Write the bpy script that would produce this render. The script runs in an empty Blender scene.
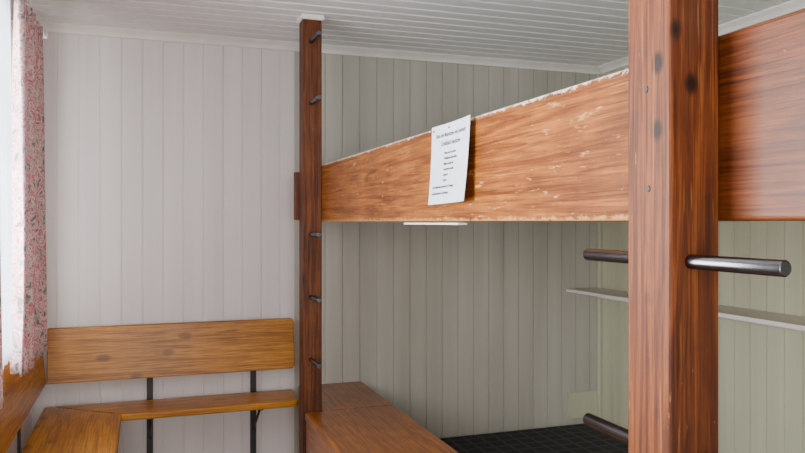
import bpy, math, random
from mathutils import Matrix, Vector
random.seed(4)
E=1.40           # eye height
CEIL=E+0.975
W=4.03; XR=2.735; XL=-0.50; YB=-1.6
C=bpy.context.scene.collection

# ------------------------------------------------------------ materials
def newmat(name):
    m=bpy.data.materials.new(name); m.use_nodes=True
    nt=m.node_tree; b=nt.nodes['Principled BSDF']
    return m,nt,b
def N(nt,t,**k):
    n=nt.nodes.new(t)
    for a,v in k.items(): setattr(n,a,v)
    return n
def mapping(nt,scale,loc=(0,0,0)):
    tc=N(nt,'ShaderNodeTexCoord'); mp=N(nt,'ShaderNodeMapping')
    mp.inputs['Scale'].default_value=scale; mp.inputs['Location'].default_value=loc
    nt.links.new(tc.outputs['Object'],mp.inputs['Vector']); return mp
def noise(nt,vec,scale,detail=4,rough=.55,dist=0):
    n=N(nt,'ShaderNodeTexNoise'); n.inputs['Scale'].default_value=scale
    n.inputs['Detail'].default_value=detail; n.inputs['Roughness'].default_value=rough
    n.inputs['Distortion'].default_value=dist
    nt.links.new(vec,n.inputs['Vector']); return n.outputs['Fac']
def ramp(nt,fac,stops):
    r=N(nt,'ShaderNodeValToRGB'); e=r.color_ramp.elements
    while len(e)<len(stops): e.new(.5)
    for i,(p,c) in enumerate(stops):
        e[i].position=p; e[i].color=(*c,1) if len(c)==3 else c
    nt.links.new(fac,r.inputs['Fac']); return r.outputs['Color']
def mix(nt,fac,a,b,mode='MIX'):
    m=N(nt,'ShaderNodeMix',data_type='RGBA',blend_type=mode)
    for sock,v in ((0,fac),(6,a),(7,b)):
        if isinstance(v,(int,float)): m.inputs[sock].default_value=v
        elif isinstance(v,tuple): m.inputs[sock].default_value=(*v,1)
        else: nt.links.new(v,m.inputs[sock])
    return m.outputs[2]
def math_(nt,op,a,b):
    m=N(nt,'ShaderNodeMath',operation=op)
    for i,v in enumerate((a,b)):
        if isinstance(v,(int,float)): m.inputs[i].default_value=v
        else: nt.links.new(v,m.inputs[i])
    return m.outputs[0]
def bump(nt,b,h,strength,dist=.002):
    bp=N(nt,'ShaderNodeBump'); bp.inputs['Strength'].default_value=strength
    bp.inputs['Distance'].default_value=dist
    nt.links.new(h,bp.inputs['Height']); nt.links.new(bp.outputs[0],b.inputs['Normal'])

def wood(name,dark,mid,light,axis,rough=.38,wear=.0,wearcol=(.75,.62,.5),knots=.5,topwear=None,botwear_lit=None,seed=0,coat=.2,wscale=(80,14),kscale=(9,5),patch=.6,scr=0,spec=.3,flecks=0,stripe=1):
    m,nt,b=newmat(name)
    L=[18,18,18]; L[axis]=.8
    mp=mapping(nt,tuple(L),(seed*3.1,seed*1.7,seed*2.3))
    f=noise(nt,mp.outputs[0],1.6,7,.62,.9)
    sd=tuple(a*stripe+b_*(1-stripe) for a,b_ in zip(dark,mid))
    col=ramp(nt,f,[(.28,dark),(.42,mid),(.50,light),(.56,mid),(.62,sd),(.74,light)])
    L2=[130,130,130]; L2[axis]=3
    mp2=mapping(nt,tuple(L2),(seed,seed,seed))
    g=noise(nt,mp2.outputs[0],1.5,4,.65)
    gc=ramp(nt,g,[(.34,(.36,.27,.20)),(.56,(1,1,1))])
    col=mix(nt,.85,col,gc,'MULTIPLY')
    mp3=mapping(nt,(1,1,1),(seed*5,0,seed))
    p=noise(nt,mp3.outputs[0],4.2,6,.65)
    pc=ramp(nt,p,[(.34,(.42,.32,.27)),(.62,(1.12,1.1,1.05))])
    col=mix(nt,patch,col,pc,'MULTIPLY')
    if knots:
        L4=[kscale[0]]*3; L4[axis]=kscale[1]
        mp4=mapping(nt,tuple(L4),(seed*.7,seed*.3,seed*.9))
        v=N(nt,'ShaderNodeTexVoronoi'); v.inputs['Scale'].default_value=1
        nt.links.new(mp4.outputs[0],v.inputs['Vector'])
        kf=ramp(nt,v.outputs['Distance'],[(.12,(1,1,1)),(.22,(0,0,0))])
        kf=mix(nt,knots,(0,0,0),kf)
        col=mix(nt,kf,col,tuple(c*.22 for c in dark))
    if wear:
        Lw=[wscale[0]]*3; Lw[axis]=wscale[1]
        mpw=mapping(nt,tuple(Lw),(seed,2,seed))
        wf=noise(nt,mpw.outputs[0],1.0,5,.7)
        mpw2=mapping(nt,(3,3,3),(seed,7,seed))
        wl_=noise(nt,mpw2.outputs[0],1.3,2)
        wf=math_(nt,'ADD',wf,math_(nt,'MULTIPLY',math_(nt,'SUBTRACT',wl_,.5),.35))
        lo=.76-wear*.1
        wm=ramp(nt,wf,[(lo,(0,0,0)),(lo+.06,(1,1,1))])
        col=mix(nt,wm,col,wearcol)
    if scr:
        Ls=[170]*3; Ls[axis]=5
        mps=mapping(nt,tuple(Ls),(seed,5,seed)); sf=noise(nt,mps.outputs[0],1,2,.5)
        sm=ramp(nt,sf,[(.68,(0,0,0)),(.72,(1,1,1))])
        col=mix(nt,mix(nt,scr,(0,0,0),sm),col,wearcol)
    if flecks:
        mpf=mapping(nt,(75,75,75)); ff=noise(nt,mpf.outputs[0],1,4,.75)
        fm=ramp(nt,ff,[(.70,(0,0,0)),(.73,(1,1,1))])
        col=mix(nt,mix(nt,flecks,(0,0,0),fm),col,(.72,.60,.46))
    for tw,sgn in ((topwear,1),(botwear_lit,-1)):
        if tw is None: continue
        tc=N(nt,'ShaderNodeTexCoord'); sx=N(nt,'ShaderNodeSeparateXYZ')
        nt.links.new(tc.outputs['Object'],sx.inputs[0])
        z=math_(nt,'MULTIPLY',sx.outputs[2],sgn)
        mpn=mapping(nt,(50,30,50)); nn=noise(nt,mpn.outputs[0],1.2,6,.8)
        zz=math_(nt,'ADD',z,math_(nt,'MULTIPLY',math_(nt,'SUBTRACT',nn,.5),.05))
        d=math_(nt,'MULTIPLY',math_(nt,'SUBTRACT',zz,tw),180)
        cl=N(nt,'ShaderNodeClamp'); nt.links.new(d,cl.inputs[0])
        col=mix(nt,cl.outputs[0],col,(.70,.60,.52) if sgn>0 else (.50,.24,.08))  # top: chipped varnish; bottom: lit edge painted in along with wear blotches
    nt.links.new(col,b.inputs['Base Color'])
    b.inputs['Roughness'].default_value=rough
    b.inputs['Specular IOR Level'].default_value=spec
    b.inputs['Coat Weight'].default_value=coat; b.inputs['Coat Roughness'].default_value=.25
    bump(nt,b,g,.3,.0015)
    return m

def paint(name,c1,c2,rough=.45,streak=True,axis=2):
    m,nt,b=newmat(name)
    s=[9,9,9]; s[axis]=.5 if streak else 9
    mp=mapping(nt,tuple(s)); f=noise(nt,mp.outputs[0],1,4)
    col=ramp(nt,f,[(.3,c1),(.7,c2)])
    mp2=mapping(nt,(22,22,22)); f2=noise(nt,mp2.outputs[0],1,5,.7)
    sp=ramp(nt,f2,[(.73,(0,0,0)),(.76,(1,1,1))])
    col=mix(nt,mix(nt,.35,(0,0,0),sp),col,tuple(x*.6 for x in c1))
    nt.links.new(col,b.inputs['Base Color']); b.inputs['Roughness'].default_value=rough
    mp3=mapping(nt,(60,60,60)); bump(nt,b,noise(nt,mp3.outputs[0],1,3),.08)
    return m
def plain(name,c,rough=.5,metal=0):
    m,nt,b=newmat(name)
    mp=mapping(nt,(40,40,40)); f=noise(nt,mp.outputs[0],1,3)
    col=ramp(nt,f,[(.3,tuple(x*.88 for x in c)),(.7,c)])
    nt.links.new(col,b.inputs['Base Color']); b.inputs['Roughness'].default_value=rough
    b.inputs['Metallic'].default_value=metal; return m

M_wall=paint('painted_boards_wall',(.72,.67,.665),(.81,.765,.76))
M_wallShade=paint('painted_boards_bunk_shade',(.43,.415,.355),(.55,.53,.46))  # wall boards with under-bunk shade and wood bounce mixed into their colour
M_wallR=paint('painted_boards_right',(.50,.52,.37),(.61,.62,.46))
M_ceil=paint('painted_boards_ceiling',(.84,.85,.84),(.90,.91,.90),axis=0)
M_trim=paint('painted_trim',(.78,.76,.71),(.86,.84,.79),streak=False)
M_floor=wood('floor_boards',(.20,.13,.08),(.34,.24,.15),(.42,.30,.19),1,.5,knots=.2,coat=0)
M_post=wood('stained_post_wood',(.06,.013,.003),(.13,.031,.005),(.235,.064,.011),2,.55,wear=.8,wearcol=(.33,.14,.045),knots=1,seed=2,kscale=(13,10),coat=.02,scr=.5,stripe=.6)
M_postf=wood('stained_post_wood_far',(.05,.013,.004),(.11,.030,.007),(.17,.052,.013),2,.55,wear=.7,wearcol=(.36,.17,.075),knots=.9,seed=5,coat=.02,scr=.5)
M_board=wood('bunk_board_wood',(.17,.046,.005),(.26,.080,.010),(.35,.125,.018),1,.45,wear=1.1,wearcol=(.48,.25,.095),knots=.3,topwear=.128,botwear_lit=.126,seed=3,coat=.06,scr=.55,flecks=.85)
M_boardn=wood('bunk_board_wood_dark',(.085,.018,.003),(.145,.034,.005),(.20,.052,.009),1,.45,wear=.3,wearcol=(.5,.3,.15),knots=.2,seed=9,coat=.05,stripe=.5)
M_box=wood('bunk_box_wood',(.22,.058,.007),(.33,.10,.012),(.43,.155,.024),1,.28,wear=1.0,wearcol=(.62,.33,.17),knots=.3,seed=7,flecks=.6,coat=.3)
M_benchY=wood('bench_pine_y',(.34,.12,.007),(.49,.19,.013),(.59,.26,.024),1,.36,knots=.5,seed=1,coat=.15,patch=.35)
M_benchX=wood('bench_pine_x',(.34,.12,.007),(.49,.19,.013),(.60,.265,.026),0,.38,knots=.6,seed=4,coat=.12,patch=.35)
M_ply=wood('platform_plywood',(.3,.15,.05),(.38,.2,.08),(.45,.26,.11),1,.6,knots=0,coat=0)
M_steel=plain('dark_steel',(.10,.10,.11),.28,1)
M_rung=plain('rung_steel',(.15,.155,.175),.27,1)
M_black=plain('black_iron',(.018,.018,.02),.45)
M_white=plain('white_paint',(.84,.83,.81),.4)
M_paper=plain('paper',(.74,.79,.90),.5)
M_ink=plain('ink',(.02,.025,.07),.6)

def grid_fabric():
    m,nt,b=newmat('black_check_mattress_fabric')
    mp=mapping(nt,(1,1,1))
    sx=N(nt,'ShaderNodeSeparateXYZ'); nt.links.new(mp.outputs[0],sx.inputs[0])
    def line(o):
        a=math_(nt,'FRACT',math_(nt,'MULTIPLY',o,11),0); return math_(nt,'LESS_THAN',a,.2)
    l=math_(nt,'MAXIMUM',line(sx.outputs[0]),line(sx.outputs[1]))
    col=mix(nt,l,(.010,.011,.014),(.04,.044,.055))
    nt.links.new(col,b.inputs['Base Color']); b.inputs['Roughness'].default_value=.75
    return m
M_matt=grid_fabric()

def floral():
    m,nt,b=newmat('floral_curtain_fabric')
    mp=mapping(nt,(17,17,13))
    f=noise(nt,mp.outputs[0],1.0,3,.5,2.2)
    col=ramp(nt,f,[(.30,(.14,.11,.16)),(.38,(.46,.31,.33)),(.45,(.72,.62,.58)),(.51,(.44,.12,.16)),(.56,(.66,.53,.51)),(.66,(.17,.20,.19))])
    nt.links.new(col,b.inputs['Base Color']); b.inputs['Roughness'].default_value=.9
    tr=N(nt,'ShaderNodeBsdfTranslucent'); nt.links.new(col,tr.inputs['Color'])
    ms=N(nt,'ShaderNodeMixShader'); ms.inputs[0].default_value=.2
    nt.links.new(b.outputs[0],ms.inputs[1]); nt.links.new(tr.outputs[0],ms.inputs[2])
    nt.links.new(ms.outputs[0],nt.nodes['Material Output'].inputs[0]); return m
M_floral=floral()
def sheer():
    m,nt,b=newmat('sheer_white_fabric')
    b.inputs['Base Color'].default_value=(.85,.87,.92,1); b.inputs['Roughness'].default_value=.9
    tr=N(nt,'ShaderNodeBsdfTranslucent'); tr.inputs['Color'].default_value=(.78,.83,.92,1)
    ms=N(nt,'ShaderNodeMixShader'); ms.inputs[0].default_value=.3
    tp=N(nt,'ShaderNodeBsdfTransparent'); m2=N(nt,'ShaderNodeMixShader'); m2.inputs[0].default_value=.4
    nt.links.new(b.outputs[0],ms.inputs[1]); nt.links.new(tr.outputs[0],ms.inputs[2])
    nt.links.new(ms.outputs[0],m2.inputs[1]); nt.links.new(tp.outputs[0],m2.inputs[2])
    nt.links.new(m2.outputs[0],nt.nodes['Material Output'].inputs[0]); return m
M_sheer=sheer()
def glassm():
    m,nt,b=newmat('window_glass')
    g=N(nt,'ShaderNodeBsdfGlossy'); g.inputs['Roughness'].default_value=.02
    tp=N(nt,'ShaderNodeBsdfTransparent'); ms=N(nt,'ShaderNodeMixShader'); ms.inputs[0].default_value=.07
    nt.links.new(tp.outputs[0],ms.inputs[1]); nt.links.new(g.outputs[0],ms.inputs[2])
    nt.links.new(ms.outputs[0],nt.nodes['Material Output'].inputs[0]); return m
M_glass=glassm()

# ------------------------------------------------------------ mesh helpers
def empty(name,loc=(0,0,0)):
    o=bpy.data.objects.new(name,None); o.location=loc; C.objects.link(o); o.empty_display_size=.1; return o
def par(o,p):
    if p is not None:
        o.parent=p; o.matrix_parent_inverse=Matrix.Translation(-Vector(p.location))
    return o
def mesh(name,vs,fs,mat,parent=None,smooth=False,bevel=0,seg=2):
    c=Vector([(min(v[i] for v in vs)+max(v[i] for v in vs))/2 for i in range(3)])
    me=bpy.data.meshes.new(name); me.from_pydata([tuple(Vector(v)-c) for v in vs],[],fs)
    me.materials.append(mat); me.update()
    if smooth:
        for p in me.polygons: p.use_smooth=True
    o=bpy.data.objects.new(name,me); o.location=c; C.objects.link(o)
    if bevel:
        b=o.modifiers.new('bevel','BEVEL'); b.width=bevel; b.segments=seg; b.limit_method='ANGLE'
    return par(o,parent)
def box(name,x0,x1,y0,y1,z0,z1,mat,parent=None,bevel=.003,seg=2):
    vs=[(x,y,z) for x in (x0,x1) for y in (y0,y1) for z in (z0,z1)]
    fs=[(0,1,3,2),(4,6,7,5),(0,4,5,1),(2,3,7,6),(0,2,6,4),(1,5,7,3)]
    return mesh(name,vs,fs,mat,parent,bevel=bevel,seg=seg)
def prism(name,poly,z0,z1,mat,parent=None,bevel=.004):
    n=len(poly)
    vs=[(x,y,z0) for x,y in poly]+[(x,y,z1) for x,y in poly]
    fs=[tuple(range(n))[::-1],tuple(range(n,2*n))]+[(i,(i+1)%n,n+(i+1)%n,n+i) for i in range(n)]
    return mesh(name,vs,fs,mat,parent,bevel=bevel)
def rod(name,p0,p1,r,mat,parent=None,n=24,cap=.15):
    p0=Vector(p0);p1=Vector(p1);d=(p1-p0).normalized()
    a=d.orthogonal().normalized(); b=d.cross(a)
    L=(p1-p0).length; st=[(0,r*(1-cap)),(r*cap,r),(L-r*cap,r),(L,r*(1-cap))]
    vs=[];fs=[]
    for t,rr in st:
        for i in range(n):
            an=2*math.pi*i/n; vs.append(p0+d*t+a*math.cos(an)*rr+b*math.sin(an)*rr)
    for k in range(3):
        for i in range(n):
            j=(i+1)%n; fs.append((k*n+i,k*n+j,(k+1)*n+j,(k+1)*n+i))
    fs.append(tuple(range(n))[::-1]); fs.append(tuple(range(3*n,4*n)))
    o=mesh(name,vs,fs,mat,parent)
    for p in o.data.polygons:
        if len(p.vertices)==4: p.use_smooth=True
    return o
def planked(name,org,u,L,v,H,nrm,mat,w=.1,g=.0038,dep=.006,thick=.05,parent=None,off=0,steep=.5):
    org=Vector(org);u=Vector(u);v=Vector(v);nrm=Vector(nrm)
    pr=[(0,0)]; x=off if off else w
    while x<L-.01:
        pr+=[(x-g,0),(x-g*steep,-dep),(x+g*steep,-dep),(x+g,0)]; x+=w
    pr+=[(L,0)]
    n=len(pr); pr+=[(L,-thick),(0,-thick)]; m=len(pr)
    vs=[org+u*a+nrm*b for a,b in pr]+[org+u*a+nrm*b+v*H for a,b in pr]
    fs=[(i,(i+1)%m,m+(i+1)%m,m+i) for i in range(m)]
    fs+=[tuple(range(m))[::-1],tuple(range(m,2*m))]
    o=mesh(name,vs,fs,mat,parent)
    import bmesh
    bm=bmesh.new(); bm.from_mesh(o.data); bmesh.ops.recalc_face_normals(bm,faces=bm.faces); bm.to_mesh(o.data); bm.free()
    return o

# ------------------------------------------------------------ room shell
wb=empty('wall_back',(1,W,1))
planked('boards_left',(XL-.05,W,0),(1,0,0),.79-XL+.05,(0,0,1),CEIL,(0,-1,0),M_wall,w=.1,off=.06,parent=wb)
planked('boards_bunk',(.79,W,0),(1,0,0),XR-.79+.05,(0,0,1),CEIL,(0,-1,0),M_wallShade,w=.1,off=.07,parent=wb)
planked('wall_right',(XR,YB,0),(0,1,0),W-YB,(0,0,1),CEIL,(-1,0,0),M_wallR,w=.1)
WY0,WY1,WZ0,WZ1=1.1,3.42,.92,2.13
wl=empty('wall_left',(XL,1,1))
planked('boards_below_window',(XL,YB+.9,0),(0,1,0),W-YB-.9,(0,0,1),WZ0,(1,0,0),M_wall,parent=wl)
planked('boards_above_window',(XL,YB+.9,WZ1),(0,1,0),W-YB-.9,(0,0,1),CEIL-WZ1,(1,0,0),M_wall,parent=wl)
planked('boards_far',(XL,WY1,WZ0),(0,1,0),W-WY1,(0,0,1),WZ1-WZ0,(1,0,0),M_wall,parent=wl,off=.05)
planked('boards_near',(XL,YB+.9,WZ0),(0,1,0),WY0-YB-.9,(0,0,1),WZ1-WZ0,(1,0,0),M_wall,parent=wl)
planked('ceiling',(XL-.05,YB,CEIL),(0,1,0),W-YB+.05,(1,0,0),XR-XL+.1,(0,0,-1),M_ceil,w=.1,g=.009,dep=.03,steep=.85)
planked('floor',(XL-.05,YB,0),(1,0,0),XR-XL+.1,(0,1,0),W-YB+.05,(0,0,1),M_floor,w=.14,g=.002,dep=.003)
def crown(name,a,b,inw):
    a=Vector(a);b=Vector(b);inw=Vector(inw);pr=[(0,0),(.034,0),(.034,-.008),(.026,-.016),(.018,-.024),(.013,-.034),(.013,-.045),(0,-.045)]
    n=len(pr)
    vs=[p+inw*x+Vector((0,0,z)) for p in (a,b) for x,z in pr]
    fs=[(i,(i+1)%n,n+(i+1)%n,n+i) for i in range(n)]+[tuple(range(n))[::-1],tuple(range(n,2*n))]
    mesh(name,vs,fs,M_trim)
crown('trim_1',(XL,W,CEIL),(XR,W,CEIL),(0,-1,0))
crown('trim_2',(XR,YB,CEIL),(XR,W-.034,CEIL),(-1,0,0))
crown('trim_3',(XL,YB+.9,CEIL),(XL,W-.034,CEIL),(1,0,0))
box('trim_4',XR-.022,XR,W-.022,W,0,CEIL-.045,M_wallR,bevel=.008)
box('baseboard_back',XL,.71,W-.018,W,0,.08,M_trim)
box('baseboard_left',XL,XL+.018,YB+.9,W-.02,0,.08,M_trim)

# window
win=empty('window_1',(XL,(WY0+WY1)/2,1.5))
t=.045
for nm,a in (('frame_bottom',(WY0,WY1,WZ0,WZ0+t)),('frame_top',(WY0,WY1,WZ1-t,WZ1)),
             ('frame_near',(WY0,WY0+t,WZ0+t,WZ1-t)),('frame_far',(WY1-t,WY1,WZ0+t,WZ1-t)),
             ('mullion',((WY0+WY1)/2-.03,(WY0+WY1)/2+.03,WZ0+t,WZ1-t))):
    box(nm,XL-.06,XL-.01,*a,M_white,win)
box('glazing_bar',XL-.05,XL-.02,WY0+t,WY1-t,1.68,1.70,M_white,win)
box('pane',XL-.038,XL-.034,WY0+t,WY1-t,WZ0+t,WZ1-t,M_glass,win,bevel=0)
for nm,a in (('casing_bottom',(WY0-.05,WY1+.05,WZ0-.05,WZ0)),('casing_top',(WY0-.05,WY1+.05,WZ1,WZ1+.05)),
             ('casing_near',(WY0-.05,WY0,WZ0,WZ1)),('casing_far',(WY1,WY1+.05,WZ0,WZ1))):
    box(nm,XL,XL+.014,*a,M_white,win)

# curtains
RZ=E+.80
def curtain(name,y0,y1,xc,z0,z1,folds,amp,mat,flare=.0,nz=30,ny=140,shift=0):
    vs=[];fs=[]
    for k in range(nz+1):
        tz=k/nz; z=z1+(z0-z1)*tz
        for i in range(ny+1):
            s=i/ny
            yc=(y0+y1)/2+shift*tz; wd=(y1-y0)*(1+flare*tz)
            y=yc+(s-.5)*wd+.006*math.sin(9*tz+s*20)
            ph=2*math.pi*folds*s
            x=xc+amp*(.55+.45*tz)*(math.sin(ph+.6*math.sin(3*tz+s*5))+.3*math.sin(2.3*ph+2*tz))
            vs.append((x,y,z))
    for k in range(nz):
        for i in range(ny):
            a=k*(ny+1)+i; fs.append((a,a+1,a+ny+2,a+ny+1))
    o=mesh(name,vs,fs,mat,None,smooth=True)
    sd=o.modifiers.new('thickness','SOLIDIFY'); sd.thickness=.0015
    return o
curtain('floral_curtain',2.86,3.44,XL+.10,E-.53,RZ,6,.030,M_floral,.06,shift=.0)
curtain('floral_curtain',1.95,2.41,XL+.098,E-.53,RZ,6,.026,M_floral,.14)
curtain('sheer_curtain',2.46,2.82,XL+.075,E-.46,RZ-.02,5,.022,M_sheer,0)
rail=empty('curtain_rail',(XL+.09,2.3,RZ+.02))
box('track',XL+.07,XL+.115,1.0,3.56,RZ+.002,RZ+.028,M_white,rail)
box('end_stop',XL+.065,XL+.12,3.56,3.575,RZ-.003,RZ+.033,M_white,rail)
for i,y in enumerate((1.2,2.3,3.4)):
    box('bracket_%d'%i,XL,XL+.08,y-.012,y+.012,RZ+.008,RZ+.022,M_white,rail,.001)

# ------------------------------------------------------------ bunk bed
bunk=empty('bunk_bed',(.77,2,0))
PX0,PX1=.72,.81
def post(tag,y0,y1,mat):
    box('post_'+tag,PX0,PX1,y0,y1,0,CEIL-.001,mat,bunk,bevel=.005,seg=3)
post('near',.887,.987,M_post); post('far',3.456,3.55,M_postf); post('end',-1.35,-1.25,M_post)
box('post_collar',PX0-.010,PX1+.010,3.446,3.560,CEIL-.022,CEIL,M_trim,bunk)
BT=E+.272
box('side_board_upper',PX1+.001,PX1+.036,.94,W-.01,E+.002,BT,M_board,bunk,bevel=.006,seg=3)
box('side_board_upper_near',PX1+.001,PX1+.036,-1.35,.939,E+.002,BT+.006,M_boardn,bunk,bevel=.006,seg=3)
box('end_cleat',.70,.81,3.551,3.585,E+.01,E+.24,M_postf,bunk)
box('platform_upper',PX1+.037,XR-.002,-1.35,W-.002,E+.03,E+.055,M_ply,bunk)
for i in range(6):
    y=-1.2+i*1.0
    box('joist_%d'%i,PX1+.037,XR-.002,y,y+.05,E+.003,E+.029,M_ply,bunk,.001)
rz=[-.058-.295*k for k in range(4)]
for tag,(a,b) in {'near':(.887,.987),'far':(3.456,3.55),'end':(-1.35,-1.25)}.items():
    for i,z in enumerate(rz+[.56,.85]):
        rod('rung_%s_%d'%(tag,i),(.757,a-.170,E+z),(.757,b+(.10 if tag=='far' else .166),E+z),.0108,M_rung,bunk)
# lower box / step
SZ=E-.893
prism('step_top_far',[(.812,3.452),(1.165,3.452),(1.165,W-.003),(.812,W-.003)],SZ-.03,SZ,M_box,bunk)
prism('step_top_near',[(.725,1.0),(1.165,1.0),(1.165,3.447),(.725,3.447)],SZ-.035,SZ+.002,M_box,bunk,bevel=.008)
box('step_front',.730,.752,1.0,3.44,.0,SZ-.036,M_box,bunk)
box('step_front_far',.815,.838,3.46,W-.003,.0,SZ-.031,M_box,bunk)
box('step_back',1.135,1.16,1.0,W-.003,.0,SZ-.036,M_box,bunk)
LZ=E-1.25
box('platform_lower',1.163,XR-.002,-1.35,W-.002,.0,LZ-.09,M_ply,bunk)
box('mattress',1.175,XR-.03,-.9,W-.02,LZ-.089,LZ,M_matt,None,bevel=.02,seg=4)
box('mattress',.86,XR-.03,-1.2,W-.02,E+.056,E+.15,M_matt,None,bevel=.02,seg=4)

for i,(y,z) in enumerate(((.935,.05),(.94,.20))):
    rod('screw_%d'%i,(PX0-.0015,y,E+z),(PX0+.01,y,E+z),.005,M_black,bunk)

# ------------------------------------------------------------ notice
sign=empty('paper_notice',(PX1-.004,1.90,E+.16))
yl,yr,zb,zt=2.045,1.745,E+.050,E+.276
vs=[];fs=[];nu,nv=24,16
def bulge(s,t):
    return .002+.020*(s**3)*(1-.3*t)+.010*((1-t)**2)
def pt(s,t,o=0):
    return Vector((PX1-bulge(s,t)-o,yl+(yr-yl)*s-.006*t,zb+(zt-zb)*t-.006*s*t+.004*s))
for j in range(nv+1):
    for i in range(nu+1):
        vs.append(pt(i/nu,j/nv))
for j in range(nv):
    for i in range(nu):
        a=j*(nu+1)+i; fs.append((a,a+nu+1,a+nu+2,a+1))
p=mesh('sheet',vs,fs,M_paper,sign,smooth=True)
def text(name,s,size,sl,tl,align='LEFT'):
    cu=bpy.data.curves.new(name,'FONT'); cu.body=s; cu.size=size; cu.align_x=align; cu.resolution_u=2; cu.offset=.0003
    tmp=bpy.data.objects.new('tmp',cu); C.objects.link(tmp)
    bpy.context.view_layer.update()
    me=bpy.data.meshes.new_from_object(tmp.evaluated_get(bpy.context.evaluated_depsgraph_get()))
    bpy.data.objects.remove(tmp)
    for v in me.vertices:
        v.co=pt(sl+v.co.x/(yl-yr),tl+v.co.y/(zt-zb),.0006)
    me.materials.clear(); me.materials.append(M_ink)
    o=bpy.data.objects.new(name,me); C.objects.link(o); par(o,sign)
text('heading_1','Bitte die Matratzen mit Leintuch',.0175,.5,.84,'CENTER')
text('heading_2','Schlafsack benützen',.0185,.5,.73,'CENTER')
for i,s in enumerate(['Please use the sheets','Wolldecken bitte falten','Merci de plier les','couvertures avant','de partir','Grazie']):
    text('line_%d'%i,s,.0105,.34,.62-.068*i)
text('foot_1','Die Hüttenwarte danken für Ordnung',.0105,.08,.2)
text('foot_2','und Sauberkeit im Schlafraum',.0105,.08,.12)
rod('pin',(PX1-.006,1.905,E+.262),(PX1,1.905,E+.262),.003,M_steel,sign)
rod('pin_left',(PX1-.005,2.02,E+.262),(PX1,2.02,E+.262),.003,M_steel,sign)
box('paper_label',PX1+.002,PX1+.03,1.86,2.3,E-.008,E-.002,M_white,None,.001)

# ------------------------------------------------------------ wall shelf
sh=empty('wall_shelf',(2.6,2,E-.42))
box('shelf_board',2.49,XR-.001,-.5,W-.002,E-.433,E-.413,M_trim,sh)
box('batten',XR-.024,XR-.001,-.5,W-.024,E-.475,E-.434,M_trim,sh)
box('wall_access_panel',2.50,XR-.024,W-.014,W-.001,E-1.22,E-1.06,M_wallR,None,.003)

# ------------------------------------------------------------ corner bench
bench=empty('corner_bench',(-.1,3.6,0))
th=.034
prism('seat_left',[(-.44,1.2),(-.085,1.2),(-.085,3.705),(-.40,3.965),(-.44,3.965)],SZ-th,SZ,M_benchY,bench,bevel=.008)
prism('seat_back',[(-.083,3.70),(.74,3.70),(.75,3.715),(.77,3.94),(.76,3.965),(-.397,3.965)],SZ-th,SZ,M_benchX,bench,bevel=.008)
def rest_back():
    x0,x1,z0,z1=-.425,.775,E-.778,E-.515
    r=.022;pts=[]
    for cx,cz,a0 in ((x1-r,z0+r,-90),(x1-r,z1-r,0),(x0+.006,z1-.006,90),(x0+.006,z0+.006,180)):
        rr=r if a0 in(-90,0) else .006
        for k in range(6):
            a=math.radians(a0+k*18); pts.append((cx+rr*math.cos(a),cz+rr*math.sin(a)))
    n=len(pts); y=lambda z:3.945+.03*(z-z0)/(z1-z0)
    vs=[(x,y(z)-.015,z) for x,z in pts]+[(x,y(z)+.013,z) for x,z in pts]
    fs=[tuple(range(n)),tuple(range(n,2*n))[::-1]]+[(i,n+i,n+(i+1)%n,(i+1)%n) for i in range(n)]
    mesh('backrest_back',vs,fs,M_benchX,bench,bevel=.005)
rest_back()
vs=[];z0,z1=E-.775,E-.50
for y in (1.2,3.925):
    vs+=[(-.425,y,z0),(-.45,y,z1),(-.475,y,z1),(-.45,y,z0)]
mesh('backrest_left',vs,[(0,1,2,3),(7,6,5,4),(0,4,5,1),(1,5,6,2),(2,6,7,3),(3,7,4,0)],M_benchY,bench,bevel=.005)
for i,x in enumerate((.045,.564)):
    box('iron_upright_%d'%i,x-.015,x+.015,3.988,3.998,0,E-.60,M_black,bench,.001)
    box('iron_arm_%d'%i,x-.015,x+.015,3.74,3.99,SZ-th-.012,SZ-th-.001,M_black,bench,.001)
    rod('iron_brace_%d'%i,(x,3.76,SZ-th-.01),(x,3.985,SZ-.20),.006,M_black,bench)
    box('iron_clip_%d'%i,x-.015,x+.015,3.965,3.99,E-.74,E-.70,M_black,bench,.001)
for i,y in enumerate((1.5,2.4,3.3)):
    box('iron_leg_left_%d'%i,-.46,-.45,y-.015,y+.015,0,E-.62,M_black,bench,.001)
    box('iron_arm_left_%d'%i,-.45,-.12,y-.015,y+.015,SZ-th-.012,SZ-th-.001,M_black,bench,.001)

# ------------------------------------------------------------ lights
w=bpy.data.worlds.new('World'); bpy.context.scene.world=w; w.use_nodes=True
bg=w.node_tree.nodes['Background']; bg.inputs[0].default_value=(.93,.96,1,1); bg.inputs[1].default_value=1.05
def area(name,loc,target,sx,sy,power,col):
    l=bpy.data.lights.new(name,'AREA'); l.shape='RECTANGLE'; l.size=sx; l.size_y=sy; l.energy=power; l.color=col
    o=bpy.data.objects.new(name,l); o.location=loc
    o.rotation_euler=(Vector(target)-Vector(loc)).to_track_quat('-Z','Y').to_euler(); C.objects.link(o)
area('window_daylight',(XL-.5,2.2,1.45),(1.2,2.6,1.7),2.2,1.3,320,(1,.985,.97))
area('rear_fill_light',(.0,-1.5,1.3),(.2,3.2,2.0),1.0,1.3,56,(1,.975,.94))  # unseen fill lamp added behind the camera to brighten the room

# ------------------------------------------------------------ camera
f=746; th_=math.atan(262/746)
cam=bpy.data.cameras.new('camera'); cam.sensor_width=36; cam.lens=f/805*36; cam.shift_y=-4.5/805
cam.clip_start=.02
co=bpy.data.objects.new('camera',cam); co.location=(0,0,E); co.rotation_euler=(math.pi/2,0,-th_)
C.objects.link(co); bpy.context.scene.camera=co
